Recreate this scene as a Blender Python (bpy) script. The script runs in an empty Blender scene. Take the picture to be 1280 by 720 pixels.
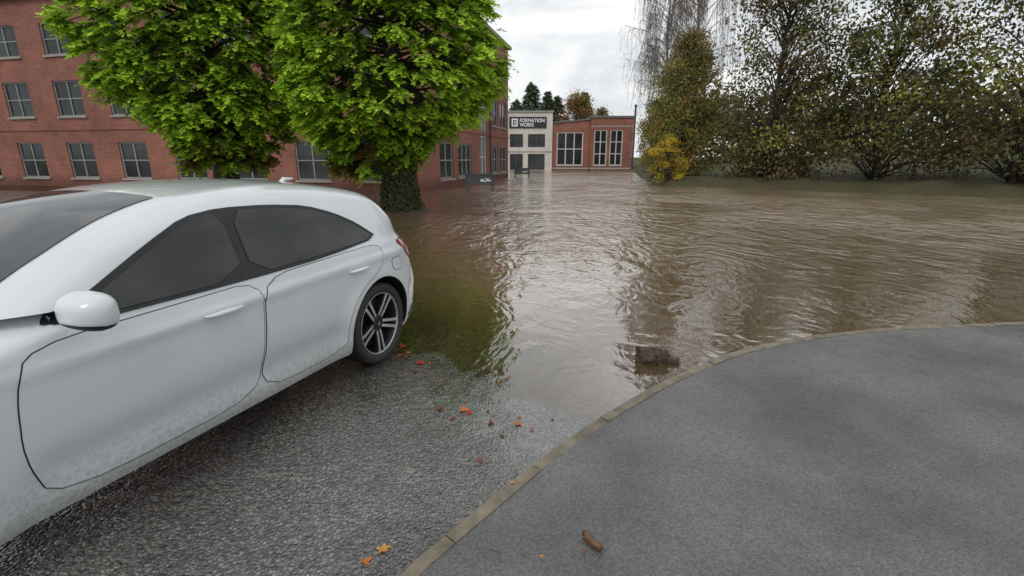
import bpy, bmesh, math, random
import numpy as np
from mathutils import Vector, Matrix, noise
from mathutils.geometry import delaunay_2d_cdt
random.seed(7); rng=np.random.default_rng(7)
S=bpy.context.scene; COLL=S.collection
R=math.radians
# ------------------------------------------------------------------ camera
TH=R(15.2); F=600.0; CH=1.62
cam=bpy.data.cameras.new('camera'); co=bpy.data.objects.new('camera',cam); COLL.objects.link(co)
co.location=(0,0,CH); co.rotation_euler=(math.pi/2-TH,0,0)
cam.sensor_width=36; cam.lens=36*F/1280; cam.clip_start=.05; cam.clip_end=3000
S.camera=co
S.view_settings.view_transform='Standard'; S.view_settings.look='None'; S.view_settings.exposure=0
def gp(px,py,z=0.0):
    x=(px-640)/F; y=(360-py)/F
    d=(x, math.cos(TH)+y*math.sin(TH), -math.sin(TH)+y*math.cos(TH))
    t=(z-CH)/d[2]
    return Vector((d[0]*t,d[1]*t,z))
# ------------------------------------------------------------------ materials
def nt(name):
    m=bpy.data.materials.new(name); m.use_nodes=True
    t=m.node_tree; b=t.nodes['Principled BSDF']
    return m,t,b
def N(t,typ,**kw):
    n=t.nodes.new(typ)
    for k,v in kw.items(): setattr(n,k,v)
    return n
def math_n(t,op,a,b=None,c=None,clamp=False):
    n=N(t,'ShaderNodeMath',operation=op); n.use_clamp=clamp
    for i,v in enumerate((a,b,c)):
        if v is None: continue
        if isinstance(v,(int,float)): n.inputs[i].default_value=v
        else: t.links.new(v,n.inputs[i])
    return n.outputs[0]
def ramp(t,fac,stops):
    r=N(t,'ShaderNodeValToRGB'); e=r.color_ramp.elements
    while len(e)<len(stops): e.new(.5)
    for i,(p,c) in enumerate(stops):
        e[i].position=p; e[i].color=(*c,1)
    t.links.new(fac,r.inputs[0]); return r.outputs[0]
def noise_n(t,vec,scale,detail=4,rough=.55,dist=0):
    n=N(t,'ShaderNodeTexNoise'); n.inputs['Scale'].default_value=scale; n.inputs['Detail'].default_value=detail
    n.inputs['Roughness'].default_value=rough; n.inputs['Distortion'].default_value=dist
    if vec is not None: t.links.new(vec,n.inputs['Vector'])
    return n.outputs['Fac']
def maprange(t,v,a,b,c,d,smooth=True):
    n=N(t,'ShaderNodeMapRange'); n.interpolation_type='SMOOTHSTEP' if smooth else 'LINEAR'
    for i,x in zip((1,2,3,4),(a,b,c,d)): n.inputs[i].default_value=x
    t.links.new(v,n.inputs[0]); return n.outputs[0]
def mat(name,c1,c2=None,rough=.6,scale=8,metal=0,spec=.5,bump=0,bscale=None,coat=0,detail=4,rough2=None):
    m,t,b=nt(name)
    b.inputs['Roughness'].default_value=rough; b.inputs['Metallic'].default_value=metal
    b.inputs['Specular IOR Level'].default_value=spec; b.inputs['Coat Weight'].default_value=coat
    b.inputs['Coat Roughness'].default_value=.04
    tc=N(t,'ShaderNodeTexCoord')
    f=noise_n(t,tc.outputs['Object'],scale,detail)
    c2=c2 or tuple(x*.85 for x in c1)
    t.links.new(ramp(t,f,[(.3,c1),(.7,c2)]),b.inputs['Base Color'])
    if rough2 is not None: t.links.new(maprange(t,f,.3,.7,rough,rough2),b.inputs['Roughness'])
    if bump:
        f2=noise_n(t,tc.outputs['Object'],bscale or scale*3,5)
        bn=N(t,'ShaderNodeBump'); bn.inputs['Strength'].default_value=1; bn.inputs['Distance'].default_value=bump
        t.links.new(f2,bn.inputs['Height']); t.links.new(bn.outputs[0],b.inputs['Normal'])
    return m
def leafmat(name,trans=.3,rough=.55):
    m,t,b=nt(name)
    a=N(t,'ShaderNodeAttribute',attribute_name='Col')
    t.links.new(a.outputs['Color'],b.inputs['Base Color']); b.inputs['Roughness'].default_value=rough
    b.inputs['Specular IOR Level'].default_value=.3
    tr=N(t,'ShaderNodeBsdfTranslucent'); t.links.new(a.outputs['Color'],tr.inputs['Color'])
    mx=N(t,'ShaderNodeMixShader'); mx.inputs[0].default_value=trans
    t.links.new(b.outputs[0],mx.inputs[1]); t.links.new(tr.outputs[0],mx.inputs[2])
    t.links.new(mx.outputs[0],t.nodes['Material Output'].inputs['Surface'])
    return m
M={}
def paint_mat():
    m,t,b=nt('car_paint'); tc=N(t,'ShaderNodeTexCoord'); sp=N(t,'ShaderNodeSeparateXYZ'); t.links.new(tc.outputs['Object'],sp.inputs[0])
    f=noise_n(t,tc.outputs['Object'],2.5,3); sp2=noise_n(t,tc.outputs['Object'],55,4,.7)
    # road film low on the panels
    film=math_n(t,'MULTIPLY',maprange(t,sp.outputs[2],.22,.55,.55,.0),maprange(t,sp2,.4,.65,.3,1))
    mx=N(t,'ShaderNodeMix',data_type='RGBA'); t.links.new(film,mx.inputs[0])
    t.links.new(ramp(t,f,[(.3,(.67,.71,.735)),(.7,(.62,.66,.685))]),mx.inputs[6]); mx.inputs[7].default_value=(.22,.19,.15,1)
    t.links.new(mx.outputs[2],b.inputs['Base Color']); b.inputs['Roughness'].default_value=.3
    b.inputs['Coat Weight'].default_value=1; b.inputs['Coat Roughness'].default_value=.05
    return m
M['paint']=paint_mat()
M['black']=mat('black_plastic',(.012,.012,.013),(.02,.02,.021),.55,20)
M['seam']=mat('seam_black',(.006,.006,.006),None,.7,20)
M['glass']=mat('tinted_glass',(.012,.014,.015),(.018,.02,.021),.04,2,spec=.6)
M['pane']=mat('window_glass',(.010,.013,.014),(.045,.05,.05),.10,.45,spec=.45)
M['paneblue']=mat('window_glass_blue',(.13,.16,.19),(.20,.23,.26),.08,.8,spec=.7)
M['tail']=mat('tail_lamp_red',(.46,.008,.018),(.30,.005,.012),.12,12,coat=1)
M['chrome']=mat('bright_metal',(.62,.62,.63),(.55,.55,.56),.18,9,metal=1)
M['alloy']=mat('machined_alloy',(.58,.56,.54),(.44,.43,.41),.36,14,metal=.6)
M['alloydark']=mat('dark_grey_alloy',(.030,.030,.032),(.018,.018,.02),.42,14,metal=.4)
M['tyre']=mat('tyre_rubber',(.016,.016,.017),(.032,.031,.029),.62,30,bump=.0015,bscale=120)
M['lamp']=mat('clear_lamp',(.55,.58,.6),None,.08,6,coat=1)
M['wframe']=mat('white_frame',(.60,.60,.58),(.5,.5,.49),.5,3)
M['gframe']=mat('grey_frame',(.30,.315,.32),(.22,.23,.24),.5,3)
M['render']=mat('white_render',(.64,.61,.57),(.48,.46,.42),.8,.7,detail=8)
M['stone']=mat('stone_coping',(.36,.33,.29),(.27,.25,.22),.75,2)
M['greyroof']=mat('grey_roof_edge',(.16,.16,.16),(.11,.11,.11),.7,2)
M['roof']=mat('roof_felt',(.07,.07,.075),(.1,.1,.1),.85,2)
M['sign']=mat('sign_dark',(.02,.022,.026),(.028,.03,.034),.4,1)
M['white']=mat('white_lettering',(.8,.8,.8),(.75,.75,.75),.5,4)
M['post']=mat('dark_painted_steel',(.045,.052,.062),(.07,.078,.088),.5,8)
M['bark']=mat('wet_bark',(.045,.033,.022),(.014,.010,.008),.75,6,bump=.03,bscale=14)
M['birchbark']=mat('birch_bark',(.32,.30,.27),(.08,.07,.06),.7,4,bump=.01)
M['twig']=mat('twig_bark',(.21,.18,.17),(.14,.12,.115),.8,5)
M['logwood']=mat('rotten_wood',(.11,.072,.046),(.018,.013,.010),.6,14,bump=.016,bscale=40,spec=.4)
M['stick']=mat('stick_wood',(.20,.11,.05),(.06,.035,.02),.5,40,bump=.002,bscale=120)
M['leaf']=leafmat('foliage')
M['fallen']=leafmat('fallen_leaf',.1,.3)
def brick_mat():
    m,t,b=nt('red_brick'); tc=N(t,'ShaderNodeTexCoord'); sp=N(t,'ShaderNodeSeparateXYZ'); t.links.new(tc.outputs['Object'],sp.inputs[0])
    cb=N(t,'ShaderNodeCombineXYZ'); t.links.new(math_n(t,'ADD',sp.outputs[0],sp.outputs[1]),cb.inputs[0]); t.links.new(sp.outputs[2],cb.inputs[1])
    br=N(t,'ShaderNodeTexBrick'); t.links.new(cb.outputs[0],br.inputs['Vector'])
    br.inputs['Scale'].default_value=1; br.inputs['Brick Width'].default_value=.225; br.inputs['Row Height'].default_value=.075
    br.inputs['Mortar Size'].default_value=.007
    br.inputs['Color1'].default_value=(.34,.108,.070,1); br.inputs['Color2'].default_value=(.225,.070,.048,1); br.inputs['Mortar'].default_value=(.29,.20,.16,1)
    f=noise_n(t,tc.outputs['Object'],.5,8,.65)
    mx=N(t,'ShaderNodeMix',data_type='RGBA',blend_type='MULTIPLY'); mx.inputs[0].default_value=1
    t.links.new(br.outputs['Color'],mx.inputs[6]); t.links.new(ramp(t,f,[(.3,(.62,.61,.61)),(.7,(1.12,1.09,1.07))]),mx.inputs[7])
    damp=maprange(t,math_n(t,'ADD',sp.outputs[2],math_n(t,'MULTIPLY',f,-.5)),-.2,.6,.5,1)
    mx2=N(t,'ShaderNodeMix',data_type='RGBA',blend_type='MULTIPLY'); mx2.inputs[0].default_value=1
    t.links.new(mx.outputs[2],mx2.inputs[6]); t.links.new(damp,mx2.inputs[7])
    t.links.new(mx2.outputs[2],b.inputs['Base Color']); b.inputs['Roughness'].default_value=.75
    return m
M['brick']=brick_mat()
NS=Vector((.70,.714,0)); SW=2.2; SL=.025
def asphalt(name,c1,c2,chip,amp,r0,r1,wet=False,spk=(.5,1.7),medw=1.5):
    m,t,b=nt(name); g=N(t,'ShaderNodeNewGeometry'); P=g.outputs['Position']
    v=N(t,'ShaderNodeTexVoronoi',feature='F1'); v.inputs['Scale'].default_value=chip; t.links.new(P,v.inputs['Vector'])
    v2=N(t,'ShaderNodeTexVoronoi',feature='F1'); v2.inputs['Scale'].default_value=chip*2.1; t.links.new(P,v2.inputs['Vector'])
    big=noise_n(t,P,1.3,5); mid=noise_n(t,P,9,5); med=noise_n(t,P,chip*.35,3)
    col=N(t,'ShaderNodeMix',data_type='RGBA'); t.links.new(maprange(t,v.outputs['Distance'],.1,.6,0,1),col.inputs[0])
    col.inputs[6].default_value=(*c2,1); col.inputs[7].default_value=(*c1,1)
    sepc=N(t,'ShaderNodeSeparateColor'); t.links.new(v.outputs['Color'],sepc.inputs[0])
    mul=N(t,'ShaderNodeMix',data_type='RGBA',blend_type='MULTIPLY'); mul.inputs[0].default_value=1
    t.links.new(col.outputs[2],mul.inputs[6])
    vv=math_n(t,'MULTIPLY',maprange(t,sepc.outputs[0],0,1,spk[0],spk[1],False),maprange(t,big,.3,.7,.68,1.28))
    t.links.new(vv,mul.inputs[7]); t.links.new(mul.outputs[2],b.inputs['Base Color'])
    b.inputs['Specular IOR Level'].default_value=.8
    h=math_n(t,'ADD',math_n(t,'MULTIPLY',v.outputs['Distance'],-.9),math_n(t,'MULTIPLY',v2.outputs['Distance'],-.4))
    h=math_n(t,'ADD',h,math_n(t,'ADD',math_n(t,'MULTIPLY',mid,1.2),math_n(t,'MULTIPLY',med,medw)))
    bn=N(t,'ShaderNodeBump'); bn.inputs['Strength'].default_value=1; bn.inputs['Distance'].default_value=amp
    rg=maprange(t,mid,.35,.65,r0,r1)
    if wet:   # film of water that thickens towards the flood
        dot=N(t,'ShaderNodeVectorMath',operation='DOT_PRODUCT'); dot.inputs[1].default_value=NS; t.links.new(P,dot.inputs[0])
        sv=math_n(t,'ADD',dot.outputs['Value'],math_n(t,'MULTIPLY',math_n(t,'SUBTRACT',big,.5),2.2))
        dry=maprange(t,sv,.3,2.3,1,.10)
        t.links.new(math_n(t,'MULTIPLY',dry,amp),bn.inputs['Distance'])
        rg=math_n(t,'MULTIPLY',rg,maprange(t,sv,.3,2.3,1,.35))
        b.inputs['Coat Roughness'].default_value=.04; t.links.new(maprange(t,sv,-.8,2.0,.6,1),b.inputs['Coat Weight'])
        b.inputs['Coat IOR'].default_value=1.75
        t.links.new(bn.outputs[0],b.inputs['Coat Normal'])
    t.links.new(rg,b.inputs['Roughness'])
    t.links.new(h,bn.inputs['Height']); t.links.new(bn.outputs[0],b.inputs['Normal'])
    return m
M['road']=asphalt('wet_road_asphalt',(.066,.064,.058),(.165,.158,.143),60,.0085,.07,.28,True,(.45,1.6))
M['pave']=asphalt('wet_pavement_asphalt',(.100,.099,.097),(.142,.140,.136),125,.0019,.24,.46,False,(.65,1.35),.9)
M['kerb']=mat('kerb_concrete',(.25,.21,.15),(.11,.098,.072),.5,9,bump=.004,bscale=60,rough2=.7)
M['ground']=mat('grass_bank',(.06,.075,.025),(.075,.055,.028),.9,.5,bump=.1,bscale=4)
def water_mat():
    m,t,b=nt('flood_water'); t.nodes.remove(b)
    g=N(t,'ShaderNodeNewGeometry'); P=g.outputs['Position']
    sep=N(t,'ShaderNodeSeparateXYZ'); t.links.new(P,sep.inputs[0])
    X,Y=sep.outputs[0],sep.outputs[1]
    mp=N(t,'ShaderNodeMapping'); mp.inputs['Scale'].default_value=(1,.62,1); mp.inputs['Rotation'].default_value=(0,0,.25); t.links.new(P,mp.inputs['Vector'])
    n1=noise_n(t,mp.outputs[0],.9,3,.5,2.8)
    n2=noise_n(t,mp.outputs[0],3.2,3,.5,2.0)
    n3=noise_n(t,P,9,2,.5,.8)
    flow=noise_n(t,P,.16,2,.5,.6)
    far=maprange(t,Y,4.2,12,0,1); side=maprange(t,math_n(t,'ADD',X,math_n(t,'MULTIPLY',Y,.12)),-1.5,3.0,.38,1)
    mask=math_n(t,'MULTIPLY',math_n(t,'MULTIPLY',far,side),maprange(t,flow,.38,.62,.45,1.25))
    a1=math_n(t,'ADD',math_n(t,'MULTIPLY',mask,1.0),.09)
    a2=math_n(t,'ADD',math_n(t,'MULTIPLY',mask,.44),.030)
    h=math_n(t,'ADD',math_n(t,'MULTIPLY',n1,a1),math_n(t,'MULTIPLY',n2,a2))
    h=math_n(t,'ADD',h,math_n(t,'MULTIPLY',n3,math_n(t,'ADD',math_n(t,'MULTIPLY',mask,.10),.006)))
    bn=N(t,'ShaderNodeBump'); bn.inputs['Strength'].default_value=1; bn.inputs['Distance'].default_value=.16
    t.links.new(h,bn.inputs['Height'])
    df=N(t,'ShaderNodeBsdfDiffuse')
    brown_sheen=N(t,'ShaderNodeMix',data_type='RGBA'); t.links.new(math_n(t,'MULTIPLY',far,side),brown_sheen.inputs[0])
    brown_sheen.inputs[6].default_value=(.130,.084,.042,1); brown_sheen.inputs[7].default_value=(.29,.205,.130,1)  # muddy brown, painted paler out in the flow for sky caught by ripples
    t.links.new(brown_sheen.outputs[2],df.inputs['Color'])
    gl=N(t,'ShaderNodeBsdfGlossy'); gl.inputs['Roughness'].default_value=.035; gl.inputs['Color'].default_value=(1,.965,.93,1)
    t.links.new(bn.outputs[0],gl.inputs['Normal'])
    tr=N(t,'ShaderNodeBsdfTransparent'); tr.inputs['Color'].default_value=(.86,.80,.70,1)
    dot=N(t,'ShaderNodeVectorMath',operation='DOT_PRODUCT'); dot.inputs[1].default_value=NS; t.links.new(P,dot.inputs[0])
    dp=maprange(t,dot.outputs['Value'],SW-.4,SW+1.9,.0,1)
    body=N(t,'ShaderNodeMixShader'); t.links.new(dp,body.inputs[0]); t.links.new(tr.outputs[0],body.inputs[1]); t.links.new(df.outputs[0],body.inputs[2])
    fr=N(t,'ShaderNodeFresnel'); fr.inputs['IOR'].default_value=1.7; t.links.new(bn.outputs[0],fr.inputs['Normal'])
    fac=math_n(t,'ADD',math_n(t,'MULTIPLY',fr.outputs[0],.82),.29,None,True)
    fac=math_n(t,'MULTIPLY',fac,maprange(t,dot.outputs['Value'],SW-.7,SW+1.1,.30,1))
    mx=N(t,'ShaderNodeMixShader'); t.links.new(fac,mx.inputs[0]); t.links.new(body.outputs[0],mx.inputs[1]); t.links.new(gl.outputs[0],mx.inputs[2])
    t.links.new(mx.outputs[0],t.nodes['Material Output'].inputs['Surface'])
    return m
M['water']=water_mat()
# ------------------------------------------------------------------ world + sun
W=bpy.data.worlds.new('World'); S.world=W; W.use_nodes=True; t=W.node_tree; bg=t.nodes['Background']
sky=N(t,'ShaderNodeTexSky',sky_type='NISHITA'); sky.sun_disc=False; sky.sun_elevation=R(50); sky.sun_rotation=R(200)
sm=N(t,'ShaderNodeVectorMath',operation='SCALE'); sm.inputs['Scale'].default_value=.10; t.links.new(sky.outputs[0],sm.inputs[0])
tc=N(t,'ShaderNodeTexCoord'); mp=N(t,'ShaderNodeMapping'); mp.inputs['Scale'].default_value=(1,1,2.2); t.links.new(tc.outputs['Generated'],mp.inputs['Vector'])
cf=noise_n(t,mp.outputs[0],4.2,7,.55,.6)
cc=ramp(t,cf,[(.32,(.54,.57,.60)),(.48,(.74,.765,.78)),(.64,(1.0,1.0,1.0))])
mx=N(t,'ShaderNodeMix',data_type='RGBA'); mx.inputs[0].default_value=.93
t.links.new(sm.outputs[0],mx.inputs[6]); t.links.new(cc,mx.inputs[7]); t.links.new(mx.outputs[2],bg.inputs['Color']); bg.inputs['Strength'].default_value=1.06
sun=bpy.data.lights.new('sun','SUN'); sun.energy=1.1; sun.angle=R(22); sun.color=(1,.96,.91)
so=bpy.data.objects.new('sun',sun); COLL.objects.link(so); so.rotation_euler=(R(40),0,R(-20)); so.location=(0,0,30)
# ------------------------------------------------------------------ mesh helpers
class MB:
    def __init__(s): s.v=[]; s.f=[]; s.m=[]
    def add(s,vs,fs,m=0):
        o=len(s.v); s.v+=[tuple(p) for p in vs]
        for f in fs: s.f.append(tuple(i+o for i in f)); s.m.append(m)
    def box(s,x0,x1,y0,y1,z0,z1,m=0):
        s.add([(x0,y0,z0),(x1,y0,z0),(x1,y1,z0),(x0,y1,z0),(x0,y0,z1),(x1,y0,z1),(x1,y1,z1),(x0,y1,z1)],
              [(0,3,2,1),(4,5,6,7),(0,1,5,4),(1,2,6,5),(2,3,7,6),(3,0,4,7)],m)
    def obox(s,o,u,n,u0,u1,v0,v1,w0,w1,m=0):
        P=lambda a,b,c:o+u*a+Vector((0,0,b))+n*c
        s.add([P(u0,v0,w0),P(u1,v0,w0),P(u1,v0,w1),P(u0,v0,w1),P(u0,v1,w0),P(u1,v1,w0),P(u1,v1,w1),P(u0,v1,w1)],
              [(0,1,2,3),(7,6,5,4),(4,5,1,0),(5,6,2,1),(6,7,3,2),(7,4,0,3)],m)
    def tube(s,pts,rad,n=6,m=0,cap=True):
        pts=[Vector(p) for p in pts]; vs=[]; fs=[]
        up=Vector((.123,.3,.94))
        for i,p in enumerate(pts):
            d=(pts[min(i+1,len(pts)-1)]-pts[max(i-1,0)])
            if d.length<1e-9: d=Vector((0,0,1))
            d.normalize(); a=d.cross(up)
            if a.length<.05: a=d.cross(Vector((1,0,0)))
            a.normalize(); b=d.cross(a); r=rad[i] if hasattr(rad,'__len__') else rad
            for k in range(n):
                q=2*math.pi*k/n; vs.append(p+a*(r*math.cos(q))+b*(r*math.sin(q)))
        for i in range(len(pts)-1):
            for k in range(n):
                k2=(k+1)%n; fs.append((i*n+k,i*n+k2,(i+1)*n+k2,(i+1)*n+k))
        if cap: fs.append(tuple(range(n-1,-1,-1))); fs.append(tuple((len(pts)-1)*n+k for k in range(n)))
        s.add(vs,fs,m)
    def lathe(s,prof,n=48,m=0,close=False):     # profile (r,y) around the Y axis
        vs=[];fs=[]
        for r,y in prof:
            for k in range(n):
                q=2*math.pi*k/n; vs.append((r*math.cos(q),y,r*math.sin(q)))
        L=len(prof)
        for i in range(L if close else L-1):
            j=(i+1)%L
            for k in range(n):
                k2=(k+1)%n; fs.append((i*n+k,i*n+k2,j*n+k2,j*n+k))
        s.add(vs,fs,m)
    def build(s,name,mats,parent=None,smooth=None):
        me=bpy.data.meshes.new(name); me.from_pydata(s.v,[],s.f)
        if not isinstance(mats,(list,tuple)): mats=[mats]
        for x in mats: me.materials.append(x)
        me.polygons.foreach_set('material_index',s.m)
        if smooth is not None:
            me.polygons.foreach_set('use_smooth',[True]*len(me.polygons)); me.set_sharp_from_angle(angle=R(smooth))
        me.update(); return link(name,me,parent)
def link(name,me,parent=None):
    o=bpy.data.objects.new(name,me); COLL.objects.link(o)
    if parent: o.parent=parent
    return o
def tag(o,label=None,cat=None,group=None,kind=None):
    if label: o['label']=label
    if cat: o['category']=cat
    if group: o['group']=group
    if kind: o['kind']=kind
    return o
def thing(name,label,cat,loc=(0,0,0),rot=(0,0,0),group=None):
    o=bpy.data.objects.new(name,None); COLL.objects.link(o); o.location=loc; o.rotation_euler=rot; o.empty_display_size=.2
    return tag(o,label,cat,group)
def copy_tree(o,parent=None):
    c=o.copy(); COLL.objects.link(c); c.parent=parent
    for ch in list(o.children): copy_tree(ch,c)
    return c
def leaf_mesh(name,C,D,Nn,L,Wd,COLS,material,parent=None):
    C=np.asarray(C,float);D=np.asarray(D,float);Nn=np.asarray(Nn,float)
    D/= np.linalg.norm(D,axis=1,keepdims=True)+1e-9
    sd=np.cross(D,Nn); sd/=np.linalg.norm(sd,axis=1,keepdims=True)+1e-9
    L=np.asarray(L)[:,None]; Wd=np.asarray(Wd)[:,None]; n=len(C)
    V=np.stack([C,C+D*L*.5+sd*Wd*.5,C+D*L,C+D*L*.5-sd*Wd*.5],axis=1).reshape(-1,3)
    me=bpy.data.meshes.new(name); me.vertices.add(4*n); me.vertices.foreach_set('co',V.ravel())
    me.loops.add(4*n); me.loops.foreach_set('vertex_index',np.arange(4*n,dtype=np.int32))
    me.polygons.add(n); me.polygons.foreach_set('loop_start',np.arange(0,4*n,4,dtype=np.int32))
    me.update(calc_edges=True)
    at=me.color_attributes.new('Col','FLOAT_COLOR','POINT')
    c4=np.ones((n,4)); c4[:,:3]=COLS; at.data.foreach_set('color',np.repeat(c4,4,axis=0).ravel())
    me.materials.append(material); me.validate(); return link(name,me,parent)
# ------------------------------------------------------------------ the ground, water, road, pavement
def bankx(y): return float(np.interp(y,[-60,10,15,20,25,29.4,57,75,400],[30,29,26.5,21,13.5,8.9,14.3,18,60]))
def grid_mesh(name,xs,ys,zf,material):
    nx,ny=len(xs),len(ys); vs=[(x,y,zf(x,y)) for y in ys for x in xs]; fs=[]
    for j in range(ny-1):
        for i in range(nx-1): fs.append((j*nx+i,j*nx+i+1,(j+1)*nx+i+1,(j+1)*nx+i))
    me=bpy.data.meshes.new(name); me.from_pydata(vs,[],fs); me.materials.append(material)
    me.polygons.foreach_set('use_smooth',[True]*len(fs)); me.update()
    o=link(name,me); tag(o,kind='structure'); return o
def axis(a,fine0,fine1,b,step,n):
    A=list(np.linspace(a,fine0,n,endpoint=False)); B=list(np.arange(fine0,fine1,step)); Cc=list(np.linspace(fine1,b,n)); return A+B+Cc
def gz(x,y):
    d=min(bankx(y)-x, x+60, 76-y, y+60)
    k=min(1,max(0,(d+.4)/2.4)); h=.45+.25*noise.noise(Vector((x*.2,y*.2,0)))
    if d<-4: h+=min(1.2,(-d-4)*.06)
    return h*(1-k)-1.0*k
o=grid_mesh('ground',axis(-1500,-64,60,1500,1.6,10),axis(-1500,-64,96,1500,1.6,10),gz,M['ground'])
tag(o,'damp grassy ground around the flooded estate','ground')
def sval(x,y): return NS.x*x+NS.y*y
def roadz(x,y):
    s=sval(x,y); z=SL*(SW-s)
    k=1 if -4<x<3 and y<7 else 0
    return max(z,-.5)+.008*noise.noise(Vector((x*.8,y*.8,3)))+.005*noise.noise(Vector((x*2.6,y*2.6,9)))+k*(.0035*noise.noise(Vector((x*7,y*7,2)))+.0025*noise.noise(Vector((x*19,y*19,6))))
o=grid_mesh('road',axis(-26,-3.4,2,13,.045,22),axis(-14,.6,5.6,24,.045,22),roadz,M['road'])
tag(o,'wet coarse asphalt road sloping down into the flood','road')
o=grid_mesh('flood_water',list(np.linspace(-62,34,20)),list(np.linspace(-14,80,20)),lambda x,y:0.0,M['water'])
tag(o,'muddy brown flood water covering the road up to the buildings','water')
def pavez(x,y): return .055+SL*max(0,.8-sval(x,y))
kp=[(-4.4,-7),(-2.7,-3.2),(-1.75,-1.2),(-1.15,.1),(-.80,.85)]
for q in ((495,720),(544,676),(607,625),(663,580),(718,540),(779,503),(842,469)):
    p=gp(*q,.06); kp.append((p.x,p.y))
kp+=[(1.95,3.78),(2.9,4.15),(4.4,4.42),(7,4.55),(13,4.6)]
def resample(pts,step,closed=False):
    P=[Vector((*p,0)) if len(p)==2 else Vector(p) for p in pts]; out=[]
    n=len(P); 
    for i in range(n if closed else n-1):
        p0=P[(i-1)%n] if closed or i>0 else P[0]*2-P[1]; p1=P[i]; p2=P[(i+1)%n]
        p3=P[(i+2)%n] if closed or i+2<n else P[-1]*2-P[-2]
        m=max(1,int((p2-p1).length/step))
        for k in range(m):
            u=k/m; out.append(.5*((2*p1)+(p2-p0)*u+(2*p0-5*p1+4*p2-p3)*u*u+(3*p1-p0-3*p2+p3)*u**3))
    if not closed: out.append(P[-1])
    return out
kl=resample(kp,.05)
def offs(pl,d):
    r=[]
    for i,p in enumerate(pl):
        t=pl[min(i+1,len(pl)-1)]-pl[max(0,i-1)]; t.normalize(); r.append(p+Vector((t.y,-t.x,0))*d)
    return r
kin=offs(kl,.075)
mb=MB(); acc=0; start=0; seg=[]
for i in range(1,len(kl)):
    acc+=(kl[i]-kl[i-1]).length
    if acc>.62: seg.append((start,i)); start=i; acc=0
seg.append((start,len(kl)-1))
for si,(a,b) in enumerate(seg):
    dz=.004*math.sin(si*2.7)
    vs=[];fs=[]; n=b-a+1
    for i in range(a,b+1):
        P0=kl[i].copy();P1=kin[i].copy()
        if i==b: P0=P0.lerp(kl[i-1],.16);P1=P1.lerp(kin[i-1],.16)
        j=.006*noise.noise(Vector((P0.x*6,P0.y*6,1)))+.003*noise.noise(Vector((P0.x*23,P0.y*23,1)))
        z=pavez(P0.x,P0.y)+.009+dz
        P0=P0.lerp(P1,.06+j*12)
        vs+=[(P0.x,P0.y,-.6),(P0.x,P0.y,z-.014),(P0.lerp(P1,.16).x,P0.lerp(P1,.16).y,z+j),(P1.x,P1.y,z+j*.5-.004),(P1.x,P1.y,-.6)]
    for k in range(n-1):
        for q in range(4): fs.append((k*5+q,k*5+q+1,(k+1)*5+q+1,(k+1)*5+q))
    fs.append((0,1,2,3,4)); e=(n-1)*5; fs.append((e+4,e+3,e+2,e+1,e))
    mb.add(vs,fs)
o=mb.build('kerb',M['kerb'],None,40); tag(o,'narrow weathered concrete kerb curving between road and pavement','kerb',kind='structure')
def cdt(poly,step,margin=.4):
    poly=[Vector((p[0],p[1])) for p in poly]; n=len(poly)
    xs=[p.x for p in poly];ys=[p.y for p in poly]; pts=list(poly)
    def inside(x,y):
        c=False
        for i in range(n):
            a=poly[i];b=poly[i-1]
            if (a.y>y)!=(b.y>y) and x<(b.x-a.x)*(y-a.y)/(b.y-a.y)+a.x: c=not c
        return c
    x=min(xs)+step*.5
    while x<max(xs):
        y=min(ys)+step*.5
        while y<max(ys):
            if inside(x,y):
                md=min((Vector((x,y))-p).length for p in poly)
                if md>step*margin: pts.append(Vector((x,y)))
            y+=step
        x+=step
    r=delaunay_2d_cdt(pts,[(i,(i+1)%n) for i in range(n)],[],1,1e-6)
    return r[0],r[2]
pv=[(p.x,p.y) for p in kin[::3]]+[(13,-9),(-3,-9)]
V,Fc=cdt(pv,.45)
me=bpy.data.meshes.new('pavement'); me.from_pydata([(v.x,v.y,pavez(v.x,v.y)+.006*noise.noise(Vector((v.x,v.y,5)))) for v in V],[],Fc); me.materials.append(M['pave'])
me.polygons.foreach_set('use_smooth',[True]*len(me.polygons)); o=link('pavement',me); tag(o,'wet grey asphalt pavement beside the kerb','pavement',kind='structure')
# ------------------------------------------------------------------ the car
BETA=R(70.5); ct=gp(480,452,.012); ey=Vector((-math.sin(BETA),math.cos(BETA),0)); ex=Vector((math.cos(BETA),math.sin(BETA),0))
rootp=ct+ey*.88
def rz(p): return SL*(SW-sval(p.x,p.y))
zr=.5*(rz(rootp-ey*.78)+rz(rootp+ey*.78)); pf=rootp-ex*2.73
car=thing('parked_car','white hatchback car parked at the edge of the flood with rear wheel on wet asphalt','car',(rootp.x,rootp.y,zr),
   (math.asin((rz(rootp+ey*.78)-rz(rootp-ey*.78))/1.56),math.asin((rz(pf)-rz(rootp))/2.73),BETA))
prof=[(-3.60,.42),(-3.59,.55),(-3.54,.66),(-3.42,.75),(-3.1,.86),(-2.6,.945),(-2.28,.99),(-1.95,1.15),(-1.6,1.30),(-1.2,1.395),(-.75,1.43),(-.3,1.42),(.08,1.385),(.30,1.340),(.38,1.27),(.48,1.12),(.56,1.01),(.635,.935),(.68,.85),(.715,.72),(.755,.62),(.77,.55),(.77,.46)]
pp=[(p.x,p.y) for p in resample(prof,.035)]
fx=[];last=-99
for x,z in pp:
    x=max(x,last+1e-4); fx.append((x,z)); last=x
pp=fx; PX=np.array([p[0] for p in pp]);PZ=np.array([p[1] for p in pp])
def ztop(x): return float(np.interp(x,PX,PZ))
rear=[(z,x) for x,z in pp if x>-.3][::-1]; front=[(z,x) for x,z in pp if x<-.9]
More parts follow.
